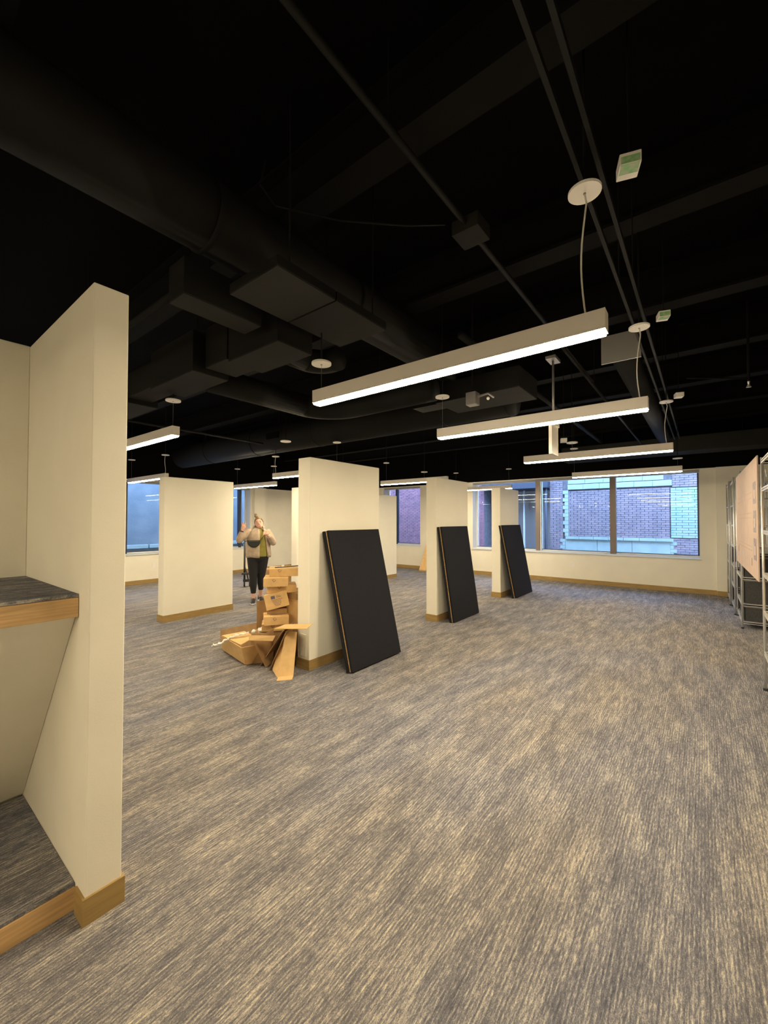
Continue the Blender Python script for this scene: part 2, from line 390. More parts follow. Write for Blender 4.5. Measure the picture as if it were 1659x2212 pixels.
# alcove on the left with built-in bench
aw = MB(); aw.box(.571, .70, 1.945, 3.1, 0, 2.57); aw.box(-3.2, .571, 2.96, 3.1, 0, 2.57)
struct('wall_alcove', aw, 'paint', bevel=.004)
ab = MB(); ab.box(.571, .71, 1.935, 1.945, 0, BH); ab.box(.561, .571, 1.935, 2.035, 0, BH); ab.box(.70, .71, 1.945, 3.1, 0, BH)
struct('baseboard_alcove', ab, 'board')
bench = thing('built_in_bench', 'built-in ledge with carpeted top and wood edge in the left alcove', 'bench', (-1.3, 2.5, 0))
def bp_(name, mb, mt, **k): mb.move((1.3, -2.5, 0)); return obj(name, mb, mt, bench, **k)
bp_('wood_edge', MB().box(-3.2, .569, 2.065, 2.09, 1.195, 1.275), 'woodedge', bevel=.002)
bp_('carpet_top', MB().box(-3.2, .569, 2.07, 2.958, 1.277, 1.29), 'carpet')
bp_('deck', MB().box(-3.2, .569, 2.092, 2.958, 1.20, 1.275), 'woodedge')
sp = MB(); sp.hexa([(-3.2, 2.93, .115), (.569, 2.93, .115), (.569, 2.955, .115), (-3.2, 2.955, .115), (-3.2, 2.10, 1.198), (.569, 2.10, 1.198), (.569, 2.13, 1.198), (-3.2, 2.13, 1.198)])
bp_('sloped_panel', sp, 'paint')
plat = thing('low_platform', 'low carpeted plinth with wood edge in the left alcove', 'platform', (-1.3, 2.5, 0))
def pp_(name, mb, mt, **k): mb.move((1.3, -2.5, 0)); return obj(name, mb, mt, plat, **k)
pp_('wood_edge', MB().box(-3.2, .569, 2.055, 2.08, .0, .092), 'woodedge', bevel=.002)
pp_('carpet_top', MB().box(-3.2, .569, 2.06, 2.93, .0925, .105), 'carpet')
pp_('deck', MB().box(-3.2, .569, 2.082, 2.93, 0, .092), 'woodedge')

# ---------------------------------------------------------------- linear pendant lamps
def lamp(label, x, y0, y1, z=2.40, cords=(), group='linear pendant lamps'):
    """cords: (y, canopy z, kind)  kind p = power cord with disc and box, s = plain stem"""
    yc = (y0+y1)/2
    t = thing('pendant_lamp', label, 'lamp', (x, yc, z), 0, group)
    L2 = (y1-y0)/2; w2 = .036; h = .10
    b = MB(); b.box(-w2, w2, -L2, L2, .022, h); b.box(-w2, -w2+.003, -L2, L2, .012, .022); b.box(w2-.003, w2, -L2, L2, .012, .022)
    obj('housing', b, 'lightbody', t, bevel=.002)
    for s in (-1, 1): obj('end_cap', MB().box(-w2, w2, s*L2-.002, s*L2+.002, .012, h), 'lightbody', t)
    obj('lens', MB().box(-w2+.004, w2-.004, -L2+.004, L2-.004, 0, .0215), 'lamp', t, bevel=.004)
    for (cy, cz, kind, *rest) in cords:
        zst = rest[0] if rest else 3.90
        dy = cy-yc; top = cz-z
        if kind == 'p':
            path = [(0, dy, h)]; n = 10
            for i in range(1, n): f = i/n; path.append((.018*math.sin(f*PI*1.6)*(1-f)-.01*f, dy+.03*math.sin(f*PI*1.3)*.6, h+(top-h)*f))
            path.append((0, dy, top))
            obj('power_cord', MB().loft(path, .0038, 8), 'cord', t, smooth=True)
        else:
            obj('suspension_cable', MB().loft([(0, dy, h), (0, dy, top)], .0012, 6), 'steel', t)
        cn = obj('canopy', MB().disc((0, dy, top), .068, .012), 'white', t, smooth=False)
        obj('grommet', MB().disc((0, dy, top-.004), .006, .005, 10), 'steel', cn)
        obj('canopy_stem', MB().loft([(0, dy, top+.012), (0, dy, zst-z)], .006, 8), 'duct', t)
    return t
lamp('long white linear lamp hanging nearest the camera at upper centre', 1.955, .32, 2.13, cords=[(.40, 3.05, 'p'), (2.08, 2.68, 's', 2.9)])
lamp('second linear lamp from the camera in the right-hand row, white sign beyond it', 3.52, .31, 2.06, cords=[(.36, 3.02, 'p'), (2.02, 2.81, 's')])
lamp('third linear lamp from the camera in the right-hand row', 5.78, .27, 1.99, cords=[(.33, 2.98, 'p'), (1.36, 2.62, 's')])
lamp('linear lamp closest to the wide back window, overlapping its top edge', 8.30, .27, 1.95, cords=[(.33, 2.62, 's'), (1.92, 2.95, 's')])
lamp('linear lamp partly hidden behind the left alcove wall, bright end showing', 1.85, 3.98, 5.73, cords=[(4.04, 2.75, 's', 2.82), (5.6, 2.75, 's', 2.82)])
lamp('linear lamp above the left window beside the broad half wall', 3.62, 8.14, 9.9, cords=[(8.2, 2.85, 'p'), (9.8, 2.9, 's')])
lamp('linear lamp above the waving person', 5.93, 7.82, 9.5, cords=[(7.9, 2.85, 's'), (9.4, 2.9, 's')])
lamp('short-looking linear lamp end left of the middle half wall', 4.92, 4.78, 6.55, cords=[(6.50, 2.82, 'p', 2.97), (4.85, 2.9, 's', 2.97)])
lamp('linear lamp seen between the first and second half walls of the right row', 7.38, 4.12, 5.84, cords=[(4.68, 2.62, 's'), (5.7, 2.9, 's')])
lamp('linear lamp seen between the second and third half walls near the back window', 10.15, 3.82, 5.55, cords=[(3.9, 2.9, 's'), (5.4, 2.9, 's')])
lamp('added linear lamp out of sight behind the middle half wall, above the left row', 8.3, 7.85, 9.6, cords=[(7.95, 2.95, 's'), (9.5, 2.95, 's')])  # added in line with the left row to brighten the wall behind the person
G = 'added linear lamps out of view, lighting the room'
for (lx, ly) in ((-2.0, .3), (-2.2, -2.6+2.0), (-3.6, .3), (-1.4, 4.0), (-3.4, 4.2), (.6, 8.1), (-2.0, 8.1)):  # added lamps, never seen, only there to light the room
    if ly < 0: continue
    lamp('white linear lamp added out of view to light the room', lx, ly, ly+1.75, cords=[(ly+.1, 2.95, 's'), (ly+1.6, 2.95, 's')], group=G)
cd_ = thing('ceiling_disc', 'round white disc hanging above the short-looking lamp end left of the middle half wall', 'ceiling disc', (4.5, 5.67, 2.95))
obj('disc_plate', MB().disc((0, 0, 0), .09, .014), 'white', cd_); obj('stem', MB().loft([(0, 0, .014), (0, 0, .95)], .006, 8), 'duct', cd_)
# junction boxes beside canopies
def jbox(x, y, z, label, g=False, s=1.0):
    t = thing('junction_box', label, 'electrical box', (x, y, z), .3)
    obj('box_body', MB().box(-.045*s, .045*s, -.04*s, .04*s, 0, .05*s), 'white', t, bevel=.003)
    if g: obj('green_label', MB().box(-.046*s, -.0455*s, -.035*s, .035*s, .005, .035), 'green', t); obj('green_label', MB().box(-.044*s, .01*s, -.035*s, .035*s, -.0008, 0), 'green', t)
    obj('hanger', MB().loft([(0, 0, .05*s), (0, 0, 3.9-z)], .004, 6), 'duct', t)
jbox(1.985, .235, 3.08, 'white box with green label beside the nearest round ceiling canopy', True)
jbox(3.56, .215, 3.06, 'small white box beside the second lamp cord canopy', True, .9)
jbox(5.80, .21, 3.02, 'small white box beside the third lamp cord canopy')
jbox(5.76, 1.46, 2.64, 'small white box left of the third lamp, beside its thin canopy')

# ---------------------------------------------------------------- hanging white sign
sg = thing('hanging_sign', 'blank white sign plate hanging on a rod below the second lamp', 'sign', (4.53, 1.25, 2.3))
obj('sign_plate', MB().box(-.11, .11, -.012, .012, 0, .30), 'white', sg, bevel=.003)
fr = MB(); fr.box(-.115, .115, -.016, .016, -.006, .004); fr.box(-.118, -.108, -.016, .016, 0, .30); fr.box(.108, .118, -.016, .016, 0, .30)
obj('sign_frame', fr, 'white', sg)
obj('sign_bracket', MB().box(-.12, .12, -.03, .03, .30, .34), 'white', sg, bevel=.004)
obj('rod', MB().loft([(0, 0, .34), (0, 0, 1.0)], .012, 10), 'steel', sg, smooth=True)
obj('ceiling_plate', MB().box(-.10, .10, -.05, .05, 1.0, 1.03), 'steel', sg)
obj('rod', MB().loft([(0, 0, 1.03), (0, 0, 1.6)], .010, 10), 'duct', sg, smooth=True)

# ---------------------------------------------------------------- ducts and pipes
def hang(mb_list, parent):
    for (x, y, z0) in mb_list: obj('hanger', MB().loft([(x, y, z0), (x, y, 3.9)], .006, 6), 'duct', parent)
d = thing('round_duct', 'long black round duct running across the upper left ceiling', 'duct', (0, 2.28, 3.38))
obj('duct_body', MB().loft([(-4.5, 0, 0), (4.72, 0, 0)], .20, 28), 'duct', d, smooth=True)
for x in (-3, -1.5, 0, 1.2, 2.4, 3.6): obj('seam_ring', MB().loft([(x, 0, 0), (x+.03, 0, 0)], .207, 28), 'duct', d, smooth=True)
for x in (-2.6, -.2, 2.2, 3.9): obj('hanger', MB().box(x-.012, x+.012, -.004, .004, .2, .52), 'duct', d)
d = thing('main_duct', 'thick black round duct crossing above the half walls toward the left window', 'duct', (5.07, 5.0, 3.2))
obj('duct_body', MB().loft([(0, -3.12, 0), (0, 5.5, 0)], .27, 32), 'duct', d, smooth=True)
for y in (-3.1, -2.2, .4, 2.2, 4.0): obj('seam_ring', MB().loft([(0, y, 0), (0, y+.03, 0)], .278, 32), 'duct', d, smooth=True)
for y in (-2.7, -1.2, 1.6, 4.4): obj('hanger', MB().box(-.004, .004, y-.012, y+.012, .27, .70), 'duct', d)
obj('side_grille', MB().box(-.30, -.22, 1.25, 1.6, -.05, .05), 'black', d)
d = thing('side_duct', 'black round duct running to the back above the right row of lamps', 'duct', (4.3, .586, 3.2))
obj('duct_body', MB().loft([(0, 0, 0), (5.2, 0, 0)], .115, 24), 'duct', d, smooth=True)
for x in (.6, 2.4, 4.2): obj('hanger', MB().box(x-.01, x+.01, -.003, .003, .115, .70), 'duct', d)
obj('duct_plate', MB().box(-.012, 0, -.16, .16, -.13, .13), 'steel', d)
def dbox(d, x0, x1, y0, y1, z0, z1, nm='duct_section'):
    o = obj(nm, MB().box(x0, x1, y0, y1, z0+.006, z1), 'duct', d, bevel=.003)
    obj('lit_underside', MB().box(x0+.002, x1-.002, y0+.002, y1-.002, z0, z0+.006), 'ductbox', o)  # underside coloured lighter than the sides, as if lit from below
d = thing('box_duct', 'wide flat black duct box with a seam above the nearest lamp end', 'duct', (1.8, 1.92, 2.9))
dbox(d, -.51, -.09, -.22, .22, 0, .06); dbox(d, -.08, .40, -.22, .22, 0, .06)
for x in (-.4, .3): obj('hanger', MB().loft([(x, -.18, .06), (x, -.18, 1.0)], .005, 6), 'duct', d)
d = thing('box_duct', 'narrow dark duct box left of the wide duct box near the alcove wall', 'duct', (1.37, 2.43, 2.9))
dbox(d, -.25, .27, -.10, .09, 0, .22)
obj('hanger', MB().loft([(0, .083, .22), (0, .083, 1.0)], .004, 6), 'duct', d)
d = thing('stepped_duct', 'stepped black duct boxes in line above the alcove wall, toward the left', 'duct', (1.95, 3.2, 2.82))
dbox(d, -.22, .09, -.93, -.32, 0, .32)
dbox(d, -.22, .06, -.30, .02, .03, .36, 'duct_collar')
dbox(d, -.30, .02, .07, .86, 0, .34)
dbox(d, -.26, -.02, .86, 1.5, .05, .30)
dbox(d, -.28, .04, 1.5, 2.6, 0, .30)
obj('connector', MB().box(-.15, -.02, -.34, .1, .06, .30), 'black', d)
for y in (-.6, .4, 1.9): obj('hanger', MB().loft([(-.1, y, .3), (-.1, y, 1.08)], .005, 6), 'duct', d)
def arc(c, r, a0, a1, n=8): return [(c[0]+r*math.cos(math.radians(a0+(a1-a0)*i/n)), c[1]+r*math.sin(math.radians(a0+(a1-a0)*i/n)), c[2]) for i in range(n+1)]
d = thing('flex_duct', 'black round duct bending toward the nearest lamp from the stepped boxes', 'duct', (2.0, 3.62, 2.92))
obj('duct_body', MB().loft([(0, 0, 0), (1.1, 0, 0)] + arc((1.1, -.42, 0), .42, 90, 0) + [(1.52, -1.5, 0)], .125, 22), 'duct', d, smooth=True)
for x in (.3, .9): obj('hanger', MB().loft([(x, 0, .12), (x, 0, .98)], .005, 6), 'duct', d)
obj('hanger', MB().loft([(1.52, -.8, .12), (1.52, -.8, .98)], .005, 6), 'duct', d)
d = thing('elbow_duct', 'short black duct elbow beside a white round canopy above the nearest lamp', 'duct', (2.05, 2.72, 3.0))
obj('duct_body', MB().loft([(0, 0, 0), (.30, 0, 0)] + arc((.30, -.18, 0), .18, 90, 0) + [(.48, -.24, 0)], .10, 20), 'duct', d, smooth=True)
obj('hanger', MB().loft([(.3, 0, .1), (.3, 0, .9)], .005, 6), 'duct', d)
def pipe(name, label, y, z, x0, x1, r, cat='pipe', axis='x'):
    t = thing(name, label, cat, (x0, y, z) if axis == 'x' else (y, x0, z))
    end = (x1-x0, 0, 0) if axis == 'x' else (0, x1-x0, 0)
    obj('pipe_body', MB().loft([(0, 0, 0), end], r, 12), 'duct', t, smooth=True)
    n = max(2, int((x1-x0)/2.4))
    for i in range(n):
        u = (i+.5)/n; p = (end[0]*u, end[1]*u)
        obj('hanger', MB().loft([(p[0], p[1], r), (p[0], p[1], 3.9-z)], .004, 6), 'duct', t)
    return t
t = pipe('conduit', 'thin black conduit with a square box across the upper middle ceiling', 1.15, 3.45, -3, 6.0, .018)
obj('conduit_box', MB().box(5.28, 5.46, -.09, .09, -.05, .04), 'ductbox', t, bevel=.004)
def rail(label, y): 
    t = thing('ceiling_rail', label, 'rail', (0, y, 3.12))
    obj('rail_body', MB().box(-3, 9.4, -.009, .009, 0, .03), 'duct', t)
    for x in (-2, 0.6, 3.0, 5.4, 7.8): obj('hanger', MB().loft([(x, 0, .03), (x, 0, .78)], .004, 6), 'duct', t)
rail('left one of two parallel black rails carrying the lamp cord canopies', .415)
rail('right one of two parallel black rails carrying the lamp cord canopies', .338)
pipe('pipe', 'black pipe running to the back above the second lamp, left of the sign rod', 1.76, 3.32, 3.4, 10.0, .035)
pipe('pipe', 'thin black pipe running to the back, right of the sign rod', .98, 3.15, 3.6, 10.0, .016)
pipe('pipe', 'black pipe crossing high over the upper left corner of the alcove', 1.17, 3.0, 2.56, 8.8, .022, axis='y')
pipe('pipe', 'thin black pipe along the ceiling above the left half walls', 6.6, 3.05, 1.3, 4.7, .02)
d = thing('soffit_duct', 'flat dark duct box across the ceiling before the back wall', 'duct', (10.35, .6, 2.98))
obj('duct_body', MB().box(-.30, .30, -1.8, 2.0, 0, .30), 'ductbox', d, bevel=.01)
for y in (-1.2, 1.2): obj('hanger', MB().loft([(0, y, .3), (0, y, .92)], .005, 6), 'duct', d)
d = thing('duct_box', 'flat dark duct underside above the left end of the second lamp', 'duct', (4.35, 1.95, 2.95))
dbox(d, -.28, .28, -.50, .48, 0, .22)
obj('duct_neck', MB().box(-.12, .12, .5, .9, .04, .18), 'duct', d)
obj('hanger', MB().loft([(0, 0, .22), (0, 0, .95)], .005, 6), 'duct', d)
d = thing('ceiling_device', 'grey ceiling-mounted device box above the second lamp', 'ceiling device', (3.86, 1.86, 2.78))
obj('device_body', MB().box(-.05, .05, -.055, .055, 0, .13), 'steel', d, bevel=.006)
obj('device_arm', MB().loft([(0, -.055, .08), (.02, -.16, .10), (.02, -.22, .05)], .012, 8), 'steel', d, smooth=True)
obj('device_tip', MB().ball((.02, -.16, .05), .016), 'white', d, smooth=True)
obj('device_mount', MB().loft([(0, 0, .13), (0, 0, 1.12)], .012, 8), 'duct', d)
d = thing('sprinkler', 'small sprinkler head on the dark ceiling at far right', 'sprinkler', (5.6, -.38, 3.0))
obj('sprinkler_head', MB().loft([(0, 0, -.03), (0, 0, 0), (0, 0, .03)], [.022, .008, .012], 12), 'chrome', d); obj('sprinkler_pipe', MB().loft([(0, 0, .03), (0, 0, .88)], .012, 8), 'duct', d)
obj('branch_pipe', MB().loft([(0, 0, .06), (-.4, .5, .06)], .008, 8), 'duct', d)
def cable(label, pts):
    tag(obj('black_cable', MB().loft(pts, .006, 8), 'duct', smooth=True), label, 'cable')
cable('black cable drooping from the square ceiling box toward the left', [(2.20, 1.24, 3.43), (2.0, 1.4, 3.38), (1.75, 1.7, 3.40), (1.5, 2.0, 3.48), (1.42, 2.04, 3.58), (1.42, 1.98, 3.7)])

# ---------------------------------------------------------------- leaning black panels
def black_panel(label, xb0, xb1, yb, xt0, xt1, yt, zt):
    """outer face runs from bottom (xb, yb, 0) to top (xt, yt, zt); thickness goes toward the wall"""
    t = thing('leaning_board', label, 'panel', (xb0, yb, 0), 0, 'black panels leaning on half walls')
    A = Vector((0, 0, 0)); B_ = Vector((xb1-xb0, 0, 0)); D = Vector((xt0-xb0, yt-yb, zt)); E_ = Vector((xt1-xb0, yt-yb, zt))
    n = Vector((0, zt, -(yt-yb))).normalized()     # toward the wall and down
    lift = Vector((0, 0, .078*abs(n.z)))
    def lay(name, a, b, m, inset=0.0, x_off=0.0, bv=.004):
        q = [p + lift + Vector((x_off, 0, 0)) for p in (A, B_, E_, D)]
        if inset:
            c = sum(q, Vector())/4; q = [p + (c-p).normalized()*inset for p in q]
        mb = MB(); mb.hexa([tuple(q[0]+n*a), tuple(q[1]+n*a), tuple(q[1]+n*b), tuple(q[0]+n*b), tuple(q[3]+n*a), tuple(q[2]+n*a), tuple(q[2]+n*b), tuple(q[3]+n*b)])
        return obj(name, mb, m, t, bevel=bv)
    lay('front_cover', 0, .030, 'blackfab')
    lay('wood_core', .030, .045, 'tanedge', inset=.004, bv=0)
    lay('back_cover', .045, .075, 'blackfab', x_off=-.02)
    return t
black_panel('nearest and largest of the leaning black panels, on the middle half wall', 3.17, 4.03, 2.885, 3.15, 4.03, 3.235, 1.47)
black_panel('second leaning black panel, between the nearest and the farthest one', 5.70, 6.59, 3.065, 5.63, 6.52, 3.25, 1.49)
black_panel('farthest leaning black panel, nearest the wide back window', 8.27, 9.28, 3.035, 8.09, 9.12, 3.25, 1.49)
t = thing('tan_board', 'narrow tan board leaning on the wall between the half walls', 'board', (10.9, 6.86, 0))
tb = MB(); tb.hexa([(0, 0, .0), (0, .26, 0), (.02, .26, 0), (.02, 0, 0), (.36, .07, .92), (.36, .17, .92), (.38, .17, .92), (.38, .07, .92)])
obj('board_body', tb, 'card', t); obj('board_edge', MB().box(-.004, .0, 0, .26, 0, .04), 'tanedge', t)

# ---------------------------------------------------------------- cartons
VR = math.radians(-37.5)      # boxes in the pile face the aisle
def carton(label, c, dims, rz=VR, tilt=(0, 0), open_top=False, marks=(), name='carton', group='cardboard cartons in the pile', m='card', thin=.005):
    wx, wy, h = dims
    t = thing(name, label, 'cardboard box', c, rz, group); t.rotation_euler = (tilt[0], tilt[1], rz)
    x, y = wx/2, wy/2
    if open_top:
        b = MB(); b.box(-x, x, -y, -y+thin, 0, h); b.box(-x, x, y-thin, y, 0, h); b.box(-x, -x+thin, -y+thin, y-thin, 0, h); b.box(x-thin, x, -y+thin, y-thin, 0, h); b.box(-x, x, -y, y, 0, thin)
        obj('tray', b, m, t)
    else:
        obj('box_body', MB().box(-x, x, -y, y, 0, h), m, t, bevel=.004)
        obj('tape', MB().box(-x-.0006, x+.0006, -.025, .025, h-.03, h+.0008), 'tanedge', t)
    for (kind, u, v) in marks:
        if kind == 'tri':
            b = MB(); b.add([(u-.022, -y-.0012, v+.012), (u-.016, -y-.0012, v+.018), (u+.004, -y-.0012, v-.010), (u-.002, -y-.0012, v-.016)], [(0, 3, 2, 1)])
            b.add([(u+.002, -y-.0012, v-.004), (u+.018, -y-.0012, v+.016), (u+.024, -y-.0012, v+.012), (u+.008, -y-.0012, v-.010)], [(0, 3, 2, 1)])
            b.add([(u-.014, -y-.0012, v+.020), (u+.010, -y-.0012, v+.022), (u+.010, -y-.0012, v+.017), (u-.012, -y-.0012, v+.014)], [(0, 3, 2, 1)])
            obj('printed_mark', b, 'inkfaint', t)
        if kind == 'label':
            b = MB(); b.box(u-.055, u-.01, -y-.0015, -y-.0003, v+.01, v+.045); obj('printed_flag', b, 'inkblue', t)
            rr = random.Random(5); b = MB()
            b.box(u+.005, u+.06, -y-.0015, -y-.0003, v+.018, v+.024); b.box(u+.005, u+.05, -y-.0015, -y-.0003, v+.032, v+.037)
            for k in range(5):
                xx = u-.055+k*.008
                while xx < u+.06-k*.007:
                    ww = rr.uniform(.006, .016); b.box(xx, xx+ww, -y-.0015, -y-.0003, v-.006-k*.016, v+.001-k*.016); xx += ww+.003
            obj('printed_lines', b, 'ink', t)
    return t
def sheet(label, quad, th=.006, m='card', name='cardboard_sheet', extra=None, group='loose cardboard sheets in the pile'):
    o = Vector(quad[0]); t = thing(name, label, 'cardboard', tuple(o), 0, group)
    q = [tuple(Vector(p)-o) for p in quad]
    obj('sheet_face', MB().slab(q, th), m, t)
    for e in (extra or []):
        obj('flap', MB().slab([tuple(Vector(p)-o) for p in e], th), m, t)
    return t
# backing stack of larger cartons
carton('large carton at the bottom of the pile against the middle half wall', (3.33, 3.78, 0), (.50, .40, .36), rz=0, m='carddark')
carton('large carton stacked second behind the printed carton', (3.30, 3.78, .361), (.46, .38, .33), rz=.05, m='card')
carton('dark carton holding up the upper trays of the pile', (3.27, 3.80, .692), (.40, .34, .075), rz=-.1, m='carddark')
carton('brown carton standing far back on the floor near the left wall, behind the pile', (6.75, 8.75, 0), (.75, .45, .34), rz=VR, m='carddark')
# visible column, bottom to top
carton('large carton hidden low in the pile under the small trays', (3.03, 3.95, 0), (.18, .28, .345), m='carddark')
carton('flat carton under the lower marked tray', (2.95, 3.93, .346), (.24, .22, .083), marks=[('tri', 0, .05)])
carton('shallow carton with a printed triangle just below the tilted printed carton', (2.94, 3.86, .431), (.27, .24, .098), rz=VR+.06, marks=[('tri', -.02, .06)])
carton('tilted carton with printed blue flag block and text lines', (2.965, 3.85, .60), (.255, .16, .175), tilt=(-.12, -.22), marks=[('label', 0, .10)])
carton('flattened dark carton wedged under the tilted printed carton', (3.00, 3.92, .531), (.22, .20, .060), m='carddark')
carton('brown carton inside the heap carrying the white plastic lumps', (2.82, 4.015, 0), (.15, .20, .335), m='carddark')
carton('dark carton behind the tilted printed carton', (3.14, 4.0, .531), (.20, .20, .225), m='carddark')
carton('wide flat carton third from the top of the pile', (3.07, 3.93, .765), (.33, .28, .085), rz=VR+.02, marks=[('tri', -.03, .06)])
carton('flat carton second from the top, sticking out to the left', (2.975, 3.90, .852), (.27, .30, .098), rz=VR-.05, marks=[('tri', -.02, .065)])
carton('flat carton topmost of the pile', (3.10, 3.93, .951), (.33, .30, .09), rz=VR+.02, marks=[('tri', -.05, .06)])
# black strap on top
tag(obj('black_strap', MB().loft([(2.99, 3.95, 1.046), (3.06, 3.87, 1.053), (3.14, 3.77, 1.064), (3.19, 3.70, 1.070)], .006, 6), 'bag'), 'black strap lying on the topmost carton', 'strap')
tag(obj('crumpled_wrap', MB().ball((0, 0, 0), (.016, .016, .012)), 'wrap', loc=(3.035, 3.86, 1.068)), 'small white scrap on the topmost carton', 'scrap')
# opened large carton at left
sheet('tall brown cardboard wall standing left of the tilted printed carton', [(2.90, 4.17, .0), (3.02, 4.08, .0), (3.02, 4.08, .66), (2.90, 4.17, .64)], m='carddark')
sheet('long low cardboard wall reaching left along the floor', [(2.92, 4.98, 0), (2.97, 4.12, 0), (2.97, 4.12, .40), (2.92, 4.98, .17)], m='carddark')
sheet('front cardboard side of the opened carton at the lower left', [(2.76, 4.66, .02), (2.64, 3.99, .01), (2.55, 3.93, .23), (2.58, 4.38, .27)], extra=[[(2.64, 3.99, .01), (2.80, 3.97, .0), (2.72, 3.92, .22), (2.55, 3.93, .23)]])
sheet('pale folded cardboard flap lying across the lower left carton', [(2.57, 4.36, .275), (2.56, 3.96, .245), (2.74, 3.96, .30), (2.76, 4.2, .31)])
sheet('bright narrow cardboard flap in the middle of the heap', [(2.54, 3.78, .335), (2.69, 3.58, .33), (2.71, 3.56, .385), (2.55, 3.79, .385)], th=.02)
sheet('dark cardboard side sloping down inside the heap', [(2.58, 3.80, .33), (2.70, 3.72, .02), (2.86, 3.80, .02), (2.86, 3.80, .38)], m='carddark')
sheet('thin dark cardboard sheet leaning diagonally, left of the front carton', [(2.73, 3.86, .0), (2.95, 3.95, .0), (2.98, 3.60, .47), (2.68, 3.42, .46)], m='carddark')
sheet('second dark cardboard sheet leaning behind the front carton', [(2.70, 3.66, .0), (2.92, 3.80, .0), (2.95, 3.54, .45), (2.74, 3.43, .45)], m='carddark')
sheet('tan flat carton leaning foremost against the half wall end', [(2.62, 3.40, .0), (2.74, 3.31, .0), (2.88, 3.42, .41), (2.79, 3.50, .43)], th=-.02,
      extra=[[(2.62, 3.40, .0), (2.79, 3.50, .43), (2.86, 3.62, .38), (2.70, 3.60, .02)], [(2.57, 3.36, .004), (2.69, 3.27, .004), (2.74, 3.31, .02), (2.62, 3.40, .02)]])
sheet('flat cardboard sheet on top of the leaning sheets, pointing past the half wall', [(2.72, 3.60, .445), (2.78, 3.155, .505), (2.90, 3.20, .525), (2.88, 3.62, .455)], m='card')
def foam(label, pts, r):
    n = 34; P = []; R_ = []
    for i in range(n):
        f = i/(n-1)*(len(pts)-1); k = min(int(f), len(pts)-2); g = f-k
        P.append(Vector(pts[k])*(1-g)+Vector(pts[k+1])*g + Vector((rb.uniform(-.006, .006), rb.uniform(-.006, .006), rb.uniform(-.006, .008))))
        R_.append(((r[k]*(1-g)+r[k+1]*g)*rb.uniform(.6, 1.35), (r[k]*(1-g)+r[k+1]*g)*rb.uniform(.5, 1.1)))
    tag(obj('plastic_wrap_strip', MB().loft(P, R_, 8), 'wrap'), label, 'packing')
foam('crumpled white plastic strip lying along the opened carton, left end on the floor side', [(2.44, 4.34, .20), (2.50, 4.28, .215), (2.56, 4.22, .27), (2.62, 4.12, .315), (2.70, 4.03, .345)], [.010, .018, .012, .017, .010])
for i, (p, r) in enumerate((((2.745, 4.00, .350), .026), ((2.80, 3.955, .362), .034), ((2.845, 3.93, .352), .026))):
    q = MB().ball((0, 0, 0), (r, r*.8, r*.9), 11, 8); q.v = [tuple(c*rb.uniform(.55, 1.25) for c in v) for v in q.v]
    tag(obj('plastic_clump', q, 'wrap', loc=p), ('leftmost crumpled white plastic lump in the middle of the heap', 'largest crumpled white plastic lump, between two smaller ones', 'rightmost crumpled white plastic lump, beside the lowest flat carton')[i], 'packing', 'white plastic lumps in the heap')

# ---------------------------------------------------------------- shelving on the right
def shelf_unit(label, x0, x1, y0, y1, h, levels, solid=False, group='zinc shelving units along the right wall'):
    cx, cy = (x0+x1)/2, (y0+y1)/2
    t = thing('shelving_unit', label, 'shelving', (cx, cy, 0), 0, group)
    a, b_ = (x1-x0)/2, (y1-y0)/2
    for sx in (-1, 1):
        for sy in (-1, 1):
            p = obj('post', MB().loft([(sx*a, sy*b_, .02), (sx*a, sy*b_, h)], .011, 10), 'chrome', t, smooth=True)
            obj('foot', MB().disc((sx*a, sy*b_, 0), .018, .022, 12), 'darkframe', p)
    for z in levels:
        b = MB()
        for s in (-1, 1):
            b.box(-a, a, s*b_-.006, s*b_+.006, z-.026, z-.018); b.box(-a, a, s*b_-.006, s*b_+.006, z, z+.008)
            b.box(s*a-.006, s*a+.006, -b_, b_, z-.026, z-.018); b.box(s*a-.006, s*a+.006, -b_, b_, z, z+.008)
            n = int(2*a/.07)                       # zig-zag truss wires
            for k in range(n):
                xx = -a+(k+.5)*2*a/n; b.box(xx-.003, xx+.003, s*b_-.003, s*b_+.003, z-.018, z)
        for k in range(1, int(2*a/.05)):
            xx = -a+k*.05; b.box(xx-.002, xx+.002, -b_, b_, z+.002, z+.006)
        s_ = obj('wire_shelf', b, 'chrome', t)
    return t
U1 = shelf_unit('nearest zinc shelving unit, cut by the right edge of the photo', 4.25, 5.27, -.93, -.44, 2.20, [.36, .74, 1.10, 1.50, 1.90, 2.17])
U2 = shelf_unit('second zinc shelving unit with dark bins, partly hidden by the peach board', 8.08, 9.12, -.90, -.435, 2.34, [.10, .36, .75, 1.12, 1.52, 1.92, 2.30])
U3 = shelf_unit('third zinc shelving unit from the camera, beyond the peach board', 9.16, 10.08, -.90, -.405, 2.34, [.10, .46, .81, 1.16, 1.52, 1.87, 2.28])
U4 = shelf_unit('farthest zinc shelving unit, beside the back wall corner', 10.12, 11.05, -.90, -.38, 2.34, [.10, .46, .81, 1.16, 1.52, 1.87, 2.28])
